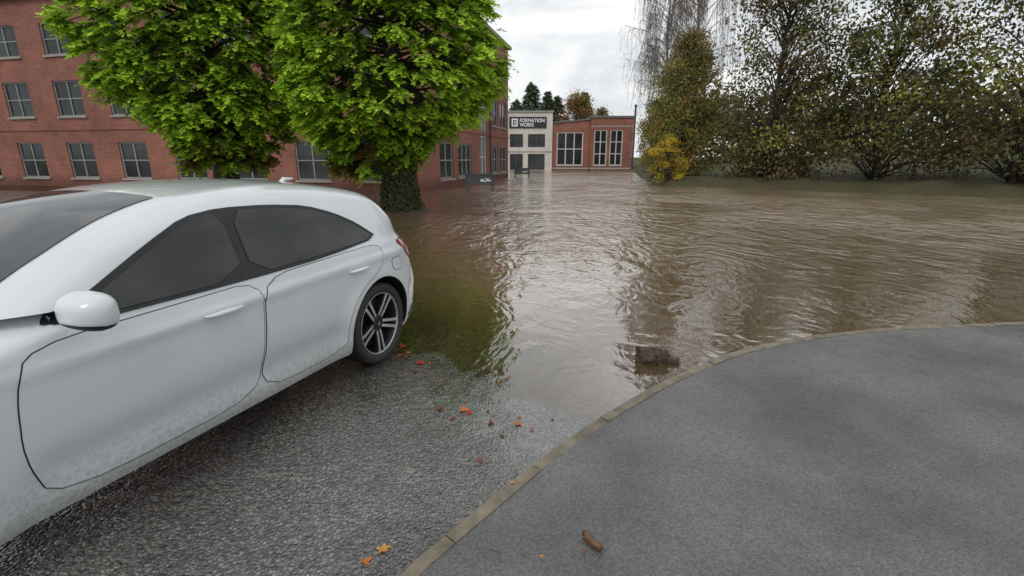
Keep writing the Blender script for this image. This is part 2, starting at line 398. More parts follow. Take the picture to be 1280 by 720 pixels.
RZ=np.array([a for a,b in rear]);RX=np.array([b for a,b in rear]); FZ=np.array([a for a,b in front]);FX=np.array([b for a,b in front])
wzk=[(.15,.80),(.20,.83),(.27,.862),(.36,.876),(.5,.890),(.64,.897),(.78,.895),(.88,.884),(.95,.862),(1.0,.835),(1.1,.785),(1.2,.735),(1.3,.678),(1.36,.640),(1.45,.59)]
wzs=resample(wzk,.02); WZ=np.array([p.x for p in wzs]);WV=np.array([p.y for p in wzs])
def sstep(a,b,x): 
    u=min(1,max(0,(x-a)/(b-a))); return u*u*(3-2*u)
def z0f(x): return .20+.07*sstep(.4,.75,x)+.04*sstep(-3.1,-3.6,x)
def Wf(x,z):
    w=float(np.interp(z,WZ,WV)); zt=ztop(x)
    hi=sstep(.95,1.15,z)
    xr=float(np.interp(z,RZ,RX)); Rr=.60*(1-hi)+.45*hi; C=.31*(1-hi)+.13*hi
    d=min(1,max(0,(x-(xr-Rr))/Rr)); w-=C*(1-math.sqrt(max(0,1-d**2.6)))
    xf=float(np.interp(z,FZ,FX)); d=min(1,max(0,((xf+.75)-x)/.75)) if z<.99 else 0
    w-=.42*(1-math.sqrt(max(0,1-d*d)))
    r=min(.10,(zt-z0f(x))*.4); re=.15*(1-sstep(.3,.45,x))*sstep(-3.5,-3.1,x)+.02
    q=min(1,max(0,(z-(zt-r))/r)); w-=re*(1-math.sqrt(max(0,1-q*q)))
    if z<.95:
        for xw in (0,-2.73):
            rr=math.hypot(x-xw,z-.33); w+=.018*math.exp(-((rr-.40)/.075)**2)
    mid=sstep(-2.3,-2.1,x)*(1-sstep(-.55,-.35,x)); w-=.022*mid*math.exp(-((z-.40)/.085)**2)
    # shoulder line running into the tail light
    w+=.014*math.exp(-((z-(.87+.03*x))/.026)**2)*sstep(-2.6,-1.6,x)*(1-sstep(.3,.6,x))
    return max(w,.02)
rings=[]
for x,zt in pp:
    z0=z0f(x); r=min(.10,(zt-z0)*.4); zs=list(np.linspace(z0,zt-r,52))+[zt-r+r*math.sin(a) for a in np.linspace(0,math.pi/2,9)[1:]]
    side=[(Wf(x,z),z) for z in zs]; we=side[-1][0]
    half=[(side[0][0]*k/4,z0) for k in range(4)]+side+[(we*k/8,zt+.018*(1-(k/8)**2)*(1 if -3.3<x<.5 else 0)) for k in range(7,-1,-1)]
    left=[(x,-y,z) for y,z in half]; right=[(x,y,z) for y,z in half[1:-1]][::-1]
    rings.append(left+right)
n=len(rings[0]); vs=[p for rg in rings for p in rg]; fs=[];mi=[]
for i in range(len(rings)-1):
    for k in range(n):
        k2=(k+1)%n; f=(i*n+k,(i+1)*n+k,(i+1)*n+k2,i*n+k2); fs.append(f)
        mi.append(1 if k<4 or k>=n-4 else 0)
fs.append(tuple(range(n))); mi.append(0); fs.append(tuple((len(rings)-1)*n+k for k in range(n-1,-1,-1))); mi.append(0)
me=bpy.data.meshes.new('body'); me.from_pydata(vs,[],fs); me.materials.append(M['paint']); me.materials.append(M['black'])
me.polygons.foreach_set('material_index',mi)
bm=bmesh.new(); bm.from_mesh(me); bmesh.ops.recalc_face_normals(bm,faces=bm.faces); bm.to_mesh(me); bm.free()
tmp=link('tmp_body',me)
cut=MB()
for xw in (0,-2.73):
    for s in (-1,1):
        b=MB(); b.lathe([(.372,-.2),(.372,.2)],64)
        vs2=[(x+xw,y+s*.80,z+.345) for x,y,z in b.v]; cut.add(vs2,b.f+[tuple(range(64)),tuple(range(127,63,-1))],1)
cm=bpy.data.meshes.new('cut'); cm.from_pydata(cut.v,[],cut.f); cm.materials.append(M['paint']); cm.materials.append(M['black'])
cm.polygons.foreach_set('material_index',cut.m)
bm=bmesh.new(); bm.from_mesh(cm); bmesh.ops.recalc_face_normals(bm,faces=bm.faces); bm.to_mesh(cm); bm.free()
cobj=link('tmp_cut',cm)
md=tmp.modifiers.new('b','BOOLEAN'); md.operation='DIFFERENCE'; md.object=cobj; md.solver='EXACT'
dg=bpy.context.evaluated_depsgraph_get(); res=bpy.data.meshes.new_from_object(tmp.evaluated_get(dg))
bpy.data.objects.remove(tmp); bpy.data.objects.remove(cobj)
res.polygons.foreach_set('use_smooth',[True]*len(res.polygons)); res.set_sharp_from_angle(angle=R(38))
res.name='body'; body=link('body',res,car)
def dense(poly,step=.02):
    out=[]
    for i,p in enumerate(poly):
        a=Vector(p);b=Vector(poly[(i+1)%len(poly)]); m=max(1,int((b-a).length/step))
        out+=[tuple(a.lerp(b,k/m)) for k in range(m)]
    return out
def chaikin(poly,it=2):
    for _ in range(it):
        o=[]
        for i,p in enumerate(poly):
            a=Vector(p);b=Vector(poly[(i+1)%len(poly)]); o+=[tuple(a.lerp(b,.2)),tuple(a.lerp(b,.8))]
        poly=o
    return poly
def sp(x,z,off,s=-1): return Vector((x,s*(Wf(x,z)+off),z))
def patch(name,poly,off,material,s=-1,step=.045,it=2,parent=car):
    V,Fc=cdt(dense(chaikin(poly,it) if it else poly),step)
    me=bpy.data.meshes.new(name); me.from_pydata([sp(v.x,v.y,off,s) for v in V],[],Fc if s>0 else [f[::-1] for f in Fc])
    me.materials.append(material); me.polygons.foreach_set('use_smooth',[True]*len(me.polygons)); return link(name,me,parent)
def seamline(mb,poly,rad,s,closed=True,off=.0):
    d=dense(poly,.025)
    if closed: d=d+[d[0]]
    mb.tube([sp(x,z,off,s) for x,z in d],rad,6)
rdoor=[(.05,.975),(.035,.83),(-.06,.765),(-.22,.70),(-.345,.60),(-.415,.46),(-.43,.27),(-1.17,.27),(-1.13,.6),(-1.10,.93),(-.5,.955)]
fdoor=[(-1.115,.93),(-1.145,.6),(-1.185,.27),(-2.17,.27),(-2.24,.5),(-2.22,.75),(-2.16,.90),(-1.6,.915)]
rwin=[(.03,1.02),(-.12,1.115),(-.30,1.205),(-.52,1.27),(-.80,1.297),(-1.10,1.302),(-1.13,.965),(-.55,.985)]
fwin=[(-1.19,.963),(-1.17,1.302),(-1.36,1.272),(-1.58,1.175),(-1.87,1.03),(-2.02,.955)]
trim=[(.075,1.015),(-.10,1.14),(-.29,1.228),(-.52,1.293),(-.82,1.317),(-1.15,1.320),(-1.37,1.290),(-1.60,1.192),(-1.90,1.045),(-2.12,.935),(-1.2,.942),(-.55,.962)]
for s in (-1,1):
    patch('window_trim',trim,.005,M['black'],s,it=1,step=.03)
    for nm,poly in (('rear_side_window',rwin),('front_side_window',fwin)): patch('side_window',poly,.009,M['glass'],s,it=1,step=.03)
    for poly,hx in ((rdoor,-.16),(fdoor,-1.27)):
        d=patch('door',poly,.0030,M['paint'],s,it=2,step=.022)
        b=MB(); seamline(b,chaikin(poly,2),.0025,s,off=.0015); b.build('seam',M['seam'],d)
        b=MB(); pts=[];ra=[]
        for k in range(13):
            u=k/12; pts.append(sp(hx-.22*u,.825+.004*math.sin(u*math.pi),.006+.030*math.sin(math.pi*u)**.5,s)); ra.append(.006+.009*math.sin(math.pi*u)**.6)
        b.tube(pts,ra,10); b.build('handle',M['paint'],d,50)
    tl=[(.30,.955),(.45,.962),(.570,.930),(.640,.88),(.663,.80),(.645,.745),(.56,.765),(.46,.82),(.36,.905)]
    tlo=patch('tail_light',tl,.010,M['tail'],s,step=.025,it=2)
    b=MB(); seamline(b,chaikin(tl,2),.005,s,off=.003); b.build('surround',M['black'],tlo)
    b=MB(); seamline(b,[(.40,.30),(.5,.33),(.60,.345),(.68,.35),(.68,.34),(.6,.332),(.5,.316),(.41,.287)],.006,s); b.build('bumper_vent',M['black'],car,50)
    b=MB(); seamline(b,[(.36,.48),(.44,.60),(.50,.70),(.54,.755)],.0022,s,False); b.build('bumper_seam',M['seam'],car)
    b=MB(); b.tube([sp(-2.0,.96,.0,s),sp(-2.0,.98,.10,s)],[.03,.022],10); b.build('mirror_arm',M['black'],car,50)
    bm=bmesh.new(); bmesh.ops.create_uvsphere(bm,u_segments=24,v_segments=14,radius=1)
    for v in bm.verts:
        c=v.co; c=Vector((math.copysign(abs(c.x)**.6,c.x),math.copysign(abs(c.y)**.65,c.y),math.copysign(abs(c.z)**.65,c.z)))
        k=1-.28*max(0,-c.x); v.co=Vector((c.x*.07,c.y*.115*k,c.z*.072*k))+sp(-2.03,1.02,.20,s)
    me=bpy.data.meshes.new('wing_mirror'); bm.to_mesh(me); bm.free(); me.materials.append(M['paint']); me.materials.append(M['black'])
    me.polygons.foreach_set('use_smooth',[True]*len(me.polygons))
    zc=sp(-2.03,1.02,.20,s).z
    me.polygons.foreach_set('material_index',[1 if p.center.z<zc-.035 else 0 for p in me.polygons]); link('wing_mirror',me,car)
    patch('headlight',[(-3.35,.62),(-3.25,.72),(-2.95,.77),(-2.9,.74),(-3.1,.64)],.006,M['lamp'],s,it=1,step=.04)
ff=[(.155,.735),(.305,.735),(.312,.835),(.148,.835)]
fl=patch('fuel_flap',ff,.0026,M['paint'],-1,step=.025,it=2)
b=MB(); seamline(b,chaikin(ff,2),.0026,-1,off=.001); b.build('seam',M['seam'],fl)
def topglass(name,x0,x1,inset):
    vs=[];fs=[];n=22;xs=np.linspace(x0,x1,n)
    for x in xs:
        zt=ztop(x); dz=(ztop(x+.01)-ztop(x-.01))/.02; nn=Vector((-dz,0,1)).normalized(); we=Wf(x,zt)-inset
        for k in range(9):
            u=k/4-1; vs.append(Vector((x,u*we,zt+.018*(1-u*u)*.9))+nn*.006)
    for i in range(n-1):
        for k in range(8): fs.append((i*9+k,i*9+k+1,(i+1)*9+k+1,(i+1)*9+k))
    b=MB(); b.add(vs,fs); b.build(name,M['glass'],car,60)
topglass('windscreen',-2.22,-1.32,.02); topglass('rear_window',.39,.54,.06)
b=MB(); b.tube([(0,-.0,1.40),(.02,0,1.435),(.12,0,1.44)],[.03,.018,.006],8); b.build('aerial_fin',M['paint'],car,50)
# wheels (outer face towards -Y)
def make_wheel():
    b=MB()
    b.lathe([(.21,.10),(.222,-.05),(.236,-.082),(.244,-.098),(.250,-.097),(.252,-.085),(.252,.10)],64,1)
    b.lathe([(.239,-.0905),(.245,-.0992),(.2505,-.0985)],64,0)
    b.lathe([(.066,-.03),(.066,-.072),(.054,-.080),(.001,-.080)],40,1)
    for k in range(5):
        a=2*math.pi*k/5-math.pi/2+.05
        er=Vector((math.cos(a),0,math.sin(a))); et=Vector((-math.sin(a),0,math.cos(a)))
        for sd in (-1,1):
            secs=[]
            for r,tt,w,y in ((.045,.018,.030,-.070),(.09,.0215,.031,-.078),(.14,.024,.031,-.084),(.19,.027,.032,-.089),(.222,.031,.035,-.092),(.242,.037,.046,-.094)):
                c=er*r+et*(sd*tt)
                secs.append([c-et*(w*.5)+Vector((0,y+.050,0)),c-et*(w*.5)+Vector((0,y+.010,0)),c-et*(w*.36)+Vector((0,y,0)),c+et*(w*.36)+Vector((0,y,0)),c+et*(w*.5)+Vector((0,y+.010,0)),c+et*(w*.5)+Vector((0,y+.050,0))])
            for i in range(len(secs)-1):
                for q in range(5):
                    b.add([secs[i][q],secs[i][q+1],secs[i+1][q+1],secs[i+1][q]],[(0,1,2,3)],0 if q==2 else 1)
    w=b.build('wheel',[M['alloy'],M['alloydark']],car,35)
    b=MB(); pr=[(.249,-.083),(.256,-.098),(.272,-.108),(.295,-.113),(.312,-.109),(.323,-.097),(.3285,-.080)]
    for g in (-.045,0,.045):
        pr+=[(.331,g-.008),(.322,g-.006),(.322,g+.006),(.331,g+.008)]
    pr+=[(.3285,.08),(.323,.097),(.30,.112),(.262,.105),(.249,.09)]
    b.lathe(pr,72); b.build('tyre',M['tyre'],w,50)
    b=MB(); b.lathe([(.07,-.01),(.165,-.01),(.168,.0),(.165,.012),(.07,.012)],48); b.box(-.06,.06,-.03,.03,.09,.19,0); b.lathe([(.21,.03),(.001,.03)],32,1); b.build('brake_disc',[M['alloydark'],M['black']],w,40)
    b=MB(); b.lathe([(.031,-.0785),(.031,-.086),(.027,-.0875),(.026,-.0855),(.001,-.0855)],36,0)
    for k in range(3):
        a=math.pi/2+k*2*math.pi/3; u=Vector((math.cos(a),0,math.sin(a))); v=Vector((-math.sin(a),0,math.cos(a)))
        b.add([u*.0255+Vector((0,-.0862,0)),v*.004+Vector((0,-.0862,0)),Vector((0,-.0885,0))-u*.002,-v*.004+Vector((0,-.0862,0))],[(0,1,2),(0,2,3)],1)
    b.build('hub_cap',[M['alloydark'],M['chrome']],w,40)
    return w
w0=make_wheel(); w0.location=(0,-.770,.331)
for x,s in ((-2.73,-1),(0,1),(-2.73,1)):
    w=copy_tree(w0,car); w.location=(x,s*.77,.331); w.rotation_euler=(0,x*.2,0 if s<0 else math.pi)
b=MB(); b.box(.762,.776,-.26,.26,.50,.61); b.build('number_plate',M['lamp'],car)
# ------------------------------------------------------------------ buildings
def wall(mb,o,u,n,L,z0,z1,ops,depth=.2,m=0):
    us=sorted({0,L,*[a for op in ops for a in op[:2]]}); vs=sorted({z0,z1,*[a for op in ops for a in op[2:4]]})
    P=lambda a,b,c=0:o+u*a+Vector((0,0,b))+n*c
    for i in range(len(us)-1):
        for j in range(len(vs)-1):
            a,b,c,d=us[i],us[i+1],vs[j],vs[j+1]; cx,cz=(a+b)/2,(c+d)/2
            if any(q[0]<cx<q[1] and q[2]<cz<q[3] for q in ops): continue
            mb.add([P(a,c),P(b,c),P(b,d),P(a,d)],[(0,1,2,3)],m)
    for a,b,c,d in ops:
        for e in (((a,c),(b,c)),((b,c),(b,d)),((b,d),(a,d)),((a,d),(a,c))):
            mb.add([P(*e[0]),P(*e[1]),P(*e[1],-depth),P(*e[0],-depth)],[(0,1,2,3)],m)
def window(parent,o,u,n,op,cols,rows,fm,pm,sill=True,fw=.07):
    a,b,c,d=op; mb=MB(); w0,w1=-.15,-.07
    mb.obox(o,u,n,a+.003,b-.003,c+.003,c+fw,w0,w1); mb.obox(o,u,n,a+.003,b-.003,d-fw,d-.003,w0,w1)
    for k in range(cols+1):
        x=a+.003+(b-a-.006-fw)*k/cols; mb.obox(o,u,n,x,x+fw,c+fw,d-fw,w0,w1)
    for k in range(1,rows):
        z=c+(d-c)*k/rows
        for q in range(cols):
            x0=a+.003+(b-a-.006-fw)*q/cols+fw; x1=a+.003+(b-a-.006-fw)*(q+1)/cols
            mb.obox(o,u,n,x0,x1,z-fw*.4,z+fw*.4,w0,w1-.005)
    f=mb.build('window',fm,parent)
    g=MB(); P=lambda x,z:o+u*x+Vector((0,0,z))+n*(-.12)
    g.add([P(a+.01,c+.01),P(b-.01,c+.01),P(b-.01,d-.01),P(a+.01,d-.01)],[(0,1,2,3)]); g.build('pane',pm,f)
    if sill:
        s=MB(); s.obox(o,u,n,a-.08,b+.08,c-.10,c-.004,.004,.09); s.build('sill',M['stone'],f)
    return f
UX=Vector((1,0,0));UY=Vector((0,1,0))
bang=-math.atan2(3.96,17.5)
nb=thing('brick_office_building','long red brick office building on the left, flooded at its foot behind the conifer','building',(-4.29,23.8,0),(0,0,bang))
mb=MB(); H=9.8; SLn=18.0
gops=[(2.3,4.4,.5,2.45),(5.3,7.9,.5,2.45),(9.7,11.4,.3,5.7),(13.0,14.6,.5,2.45),(15.2,17.4,.5,2.45)]
uops=[(2.3,4.4,3.85,5.7),(5.3,7.9,3.85,5.7),(13.0,14.6,3.85,5.7),(15.2,17.4,3.85,5.7)]
o_s=Vector((0,0,0)); wall(mb,o_s,UY,UX,SLn,-1.2,H,gops+uops)
o_f=Vector((-34,0,0)); fops=[]
for k in range(9):
    x=34-3.2-k*3.7; fops+=[(x,x+1.9,.5,2.45),(x,x+1.9,3.85,5.7),(x,x+1.9,7.0,8.6)]
wall(mb,o_f,UX,-UY,34,-1.2,H,fops)
mb.add([(0,18,-1.2),(-34,18,-1.2),(-34,18,H),(0,18,H)],[(0,1,2,3)]); mb.add([(-34,18,-1.2),(-34,0,-1.2),(-34,0,H),(-34,18,H)],[(0,1,2,3)])
mb.build('wall',M['brick'],nb)
for op in gops+uops: window(nb,o_s,UY,UX,op,2 if op[1]-op[0]<2.3 else 3,2 if op[3]-op[2]<3 else 4,M['gframe'] if op[0]!=9.7 else M['wframe'],M['pane'] if op[0]!=9.7 else M['paneblue'],op[0]!=9.7,.09)
for op in fops: window(nb,o_f,UX,-UY,op,2,2,M['gframe'],M['pane'])
b=MB(); b.box(-34.2,.25,-.25,18.25,H,H+.22); b.build('parapet_coping',M['stone'],nb)
b=MB(); b.box(-33,-1,1,17,H+.22,H+.7); b.build('roof',M['roof'],nb)
b=MB(); b.box(.004,.05,-.05,18.05,3.10,3.28); b.box(-34,-.002,-.05,-.004,3.10,3.28); b.build('string_course',M['brick'],nb)
b=MB(); b.tube([(.09,12.2,-1),(.09,12.2,9.6)],.06,8); b.build('downpipe',M['post'],nb,50)
YB=66.0
wb=thing('white_office_building','white rendered two storey office building at the far end of the flood','building',(0,YB,0))
mb=MB(); o_w=Vector((-.6,0,0)); wops=[(.3,2.05,2.94,4.60),(2.70,4.95,2.94,4.60),(.3,2.05,.02,2.10),(2.70,4.95,.02,2.10)]
wall(mb,o_w,UX,-UY,5.9,-1,7.3,wops)
for a,bx in ((Vector((-.6,0,0)),0),(Vector((5.3,0,0)),1)): mb.add([a+Vector((0,0,-1)),a+Vector((0,12,-1)),a+Vector((0,12,7.3)),a+Vector((0,0,7.3))],[(0,1,2,3)])
mb.build('wall',M['render'],wb)
for op in wops: window(wb,o_w,UX,-UY,op,2,1 if op[2]>1 else 2,M['post'],M['pane'],False,.09)
b=MB(); b.box(-.75,5.45,-.15,12,7.3,7.48); b.build('parapet_coping',M['gframe'],wb); 
b=MB(); b.box(-.6,5.3,-.05,-.003,2.30,2.44); b.build('string_course',M['stone'],wb)
fb=thing('brick_office_building','low red brick office building with big gridded windows right of the white one','building',(0,YB,0))
mb=MB(); oL=Vector((5.32,.35,0)); LO=[(.6,4.1,.6,4.85)]
wall(mb,oL,UX,-UY,5.0,-1,5.9,LO)
mb.add([(5.32,.35,5.9),(10.32,.35,5.9),(10.32,.35,6.35)],[(0,1,2)])
oR=Vector((10.3,-.25,0)); RO=[(.45,2.15,.6,5.1),(2.55,4.2,.6,5.1)]
wall(mb,oR,UX,-UY,5.5,-1,6.6,RO)
for x,z1,y0 in ((10.3,6.6,-.25),(15.8,6.6,-.25)): mb.add([(x,y0,-1),(x,12,-1),(x,12,z1),(x,y0,z1)],[(0,1,2,3)])
mb.build('wall',M['brick'],fb)
window(fb,oL,UX,-UY,LO[0],3,2,M['wframe'],M['pane'],True,.13)
for op in RO: window(fb,oR,UX,-UY,op,2,3,M['wframe'],M['pane'],True,.12)
b=MB(); b.box(10.2,15.95,-.4,12,6.6,6.84); b.build('parapet_coping',M['greyroof'],fb)
b=MB(); b.add([(5.32,.2,5.93),(10.28,.2,6.38),(10.28,12,6.38),(5.32,12,5.93),(5.32,.2,6.12),(10.28,.2,6.57),(10.28,12,6.57),(5.32,12,6.12)],[(0,1,2,3),(4,5,6,7),(0,1,5,4),(1,2,6,5),(2,3,7,6),(3,0,4,7)]); b.build('roof',M['greyroof'],fb)
b=MB(); b.tube([(15.98,-.1,-1),(15.98,-.1,8.0)],.13,10); b.tube([(15.98,-.1,8.0),(15.98,-.1,8.2)],.2,10); b.build('flue_pipe',M['post'],fb,50)
b=MB(); b.box(5.36,10.29,.30,.346,.12,.34); b.box(10.31,15.79,-.30,-.254,.12,.34); b.build('plinth_band',M['stone'],fb)
b=MB(); b.box(10.31,15.79,-.29,-.254,5.45,5.62); b.build('lintel_band',M['stone'],fb)
sg=thing('building_sign','dark sign board with white two line lettering high on the white building','sign',(-.6,YB,0))
b=MB(); b.box(.25,5.10,-.12,-.006,5.34,6.72); b.build('panel',M['sign'],sg)
def text(body,x0,x1,zc,h,parent):
    cu=bpy.data.curves.new('txt','FONT'); cu.body=body; cu.size=1; cu.extrude=.02; cu.offset=.022
    to=bpy.data.objects.new('txt',cu); COLL.objects.link(to)
    dg=bpy.context.evaluated_depsgraph_get(); me=bpy.data.meshes.new_from_object(to.evaluated_get(dg)); bpy.data.objects.remove(to)
    co=np.array([v.co[:] for v in me.vertices]); mn,mxx=co.min(0),co.max(0)
    w=(mxx[0]-mn[0]); hh=mxx[1]-mn[1]
    for v in me.vertices:
        x,y,z=v.co; v.co=(x0+(x-mn[0])/w*(x1-x0), -.13-z*.4, zc+((y-mn[1])/hh-.5)*h)
    me.materials.append(M['white']); return link('lettering',me,parent)
text('FORMATION',1.62,4.84,6.28,.46,sg); text('WORKS',1.62,3.42,5.74,.46,sg)
b=MB()
for q in ((.56,1.36,6.32,6.50),(.56,1.36,5.54,5.68),(.56,.72,5.68,6.32),(1.20,1.36,5.68,6.32),(.80,1.10,5.98,6.08),(.96,1.06,5.68,5.98),(.90,1.20,6.14,6.20)):
    b.box(q[0],q[1],-.15,-.122,q[2],q[3])
b.build('logo',M['white'],sg)
def lowboard(label,px0,px1,pyb,h):
    a=gp(px0,pyb);c=gp(px1,pyb); w=(c-a).length; mid=(a+c)/2
    t=thing('low_signboard',label,'signboard',mid,(0,0,R(-6)))
    b=MB(); b.box(-w/2,w/2,-.03,.0,h*.36,h*.90); b.build('panel',M['post'],t)
    b=MB(); b.box(-w/2-.06,w/2+.06,-.055,.05,h*.90,h); b.build('top_rail',M['post'],t)
    for s in (-1,1):
        b=MB(); b.box(s*w/2-.05,s*w/2+.05,.003,.08,-.9,h*.897); b.build('post',M['post'],t)
    b=MB()
    for q in ((.05,.16,.55,.68),(.18,.24,.52,.60),(.27,.43,.57,.64),(.20,.38,.68,.72)): b.box(q[0]*w,q[1]*w,-.036,-.0315,q[2]*h,q[3]*h)
    b.build('marking',M['white'],t)
lowboard('dark low board on two posts standing in the flood, the nearer and larger of two',583,616,239,.86)
lowboard('small dark low board on two posts, far off in front of the white building',644,661,222,.78)
# ------------------------------------------------------------------ trees
def rand_dirs(n):
    d=rng.normal(size=(n,3)); return d/np.linalg.norm(d,axis=1,keepdims=True)
def cedar(name,label,loc,rot):
    root=thing(name,label,'tree',loc,(0,0,rot))
    b=MB(); pts=[];ra=[]
    for k in range(15):
        z=-.9+k*.75; pts.append((.06*math.sin(k*.8),.05*math.cos(k*1.1),z)); ra.append(.50*math.exp(-max(0,z)*2.2)*.5+.34*(1-k/16)+.03)
    b.tube(pts,ra,14)
    C=[];D=[];NN=[];LL=[];WW=[];CO=[]
    rz_=[1.2,1.55,1.95,2.4,2.9,3.4,4.3,5.2,5.9,7.2,8.6,9.8,10.6]
    rr_=[.0,.25,.6,1.4,2.3,2.95,3.25,3.1,2.8,2.2,1.35,.6,.15]
    rl_=[1.3,1.9,2.2,2.5,2.8,3.1,3.3,3.1,2.8,2.2,1.35,.6,.15]
    NP=1240
    for i in range(NP):
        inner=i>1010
        f=rng.random(); z=1.25+9.2*(f**1.12); az=random.uniform(0,2*math.pi)
        lf=sstep(.25,.8,-math.cos(az)); Rm=float(np.interp(z,rz_,rr_))*(1-lf)+float(np.interp(z,rz_,rl_))*lf
        lump=noise.noise(Vector((math.cos(az)*1.9,math.sin(az)*1.9,z*.95)))
        Rm*=(1.0+.17*lump)
        if Rm<.3: continue
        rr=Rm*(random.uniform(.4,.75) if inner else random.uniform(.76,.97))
        base=Vector((rr*math.cos(az),rr*math.sin(az),z+random.gauss(0,.1)))
        if i%4==0:
            st=Vector((0,0,z+.15+.1*rr)); md=st.lerp(base,.5)+Vector((0,0,.18*rr)); b.tube([st,md,base],[.05,.032,.012],5,cap=False)
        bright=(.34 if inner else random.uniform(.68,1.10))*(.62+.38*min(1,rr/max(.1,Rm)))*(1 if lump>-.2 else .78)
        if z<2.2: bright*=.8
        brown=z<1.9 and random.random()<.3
        nf=8 if inner else 13
        for q in range(nf):
            a2=az+random.gauss(0,.95); dr=-random.uniform(-.1,.65)
            d=np.array([math.cos(a2),math.sin(a2),dr]); d/=np.linalg.norm(d)
            Lf=random.uniform(.22,.42); m=7; tt=(np.arange(m)+.6)/m
            nrm=np.array([math.cos(a2)*.55,math.sin(a2)*.55,1.0])+rng.normal(0,.25,3); sd=np.cross(d,nrm); sd/=np.linalg.norm(sd)
            P=np.array(base)[None]+rng.normal(0,.09,3)[None]+d[None]*(Lf*tt[:,None]); P[:,2]-=.26*Lf*tt**2
            for s in (-1,1):
                dd=d[None]*.7+sd[None]*s*(.95-.5*tt[:,None])+rng.normal(0,.2,(m,3)); dd[:,2]-=.1
                C.append(P);D.append(dd);NN.append(np.repeat(nrm[None],m,0)+rng.normal(0,.22,(m,3)))
                LL.append((.140*(1-.35*tt))*rng.uniform(.75,1.3,m)); WW.append(rng.uniform(.058,.092,m))
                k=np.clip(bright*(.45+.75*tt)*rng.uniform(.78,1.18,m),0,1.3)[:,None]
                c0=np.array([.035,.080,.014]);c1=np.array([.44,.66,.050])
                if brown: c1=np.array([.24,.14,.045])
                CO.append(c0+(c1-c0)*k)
    b.build('trunk',M['bark'],root,60)
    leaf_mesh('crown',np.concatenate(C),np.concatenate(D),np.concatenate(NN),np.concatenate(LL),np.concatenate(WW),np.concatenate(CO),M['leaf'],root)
    return root
tp=gp(502,264)
ced=cedar('conifer_tree','bright green feathery conifer with drooping sprays standing in the flood behind the white car',tp,0)
c2=copy_tree(ced); c2.location=(-9.6,16.5,.1); c2.rotation_euler=(0,0,2.3); c2.scale=(1.05,1.05,1.1)
tag(c2,'bright green conifer at the far left, behind the front of the white car','tree')
n=2600; ang=rng.uniform(0,2*np.pi,n); zz=rng.beta(1.1,1.6,n)*1.9; rr=.44+.22*np.exp(-zz*2.2)+rng.uniform(-.03,.10,n)
C=np.stack([rr*np.cos(ang),rr*np.sin(ang),zz],1); out=np.stack([np.cos(ang),np.sin(ang),-.8+0*ang],1)
iv=leaf_mesh('ivy_plant',C,rand_dirs(n)*.6+np.array([0,0,-.6]),out*np.array([1,1,0])+rand_dirs(n)*.5,rng.uniform(.06,.12,n),rng.uniform(.05,.09,n),
   np.array([.026,.040,.014])+rng.uniform(0,1,(n,1))*np.array([.05,.06,.022]),M['leaf']); iv.location=tp
tag(iv,'dark ivy climbing round the trunk of the bright green conifer','ivy')
b=MB(); vs=[];fs=[]
for i in range(7):
    for k in range(28):
        q=2*math.pi*k/28; r=(i/6)*1.15*(1+.22*noise.noise(Vector((math.cos(q)*2,math.sin(q)*2,i*.2)))); vs.append((r*math.cos(q),r*math.sin(q)*.8,.26*(1-(i/6)**1.6)-.05+.03*noise.noise(Vector((r*3*math.cos(q),r*3*math.sin(q),4)))))
for i in range(6):
    for k in range(28): fs.append((i*28+k,i*28+(k+1)%28,(i+1)*28+(k+1)%28,(i+1)*28+k))
b.add(vs,fs); o=b.build('soil_mound',M['logwood'],None,60); o.location=tp; tag(o,'dark soil mound round the foot of the bright green conifer','mound',kind='structure')
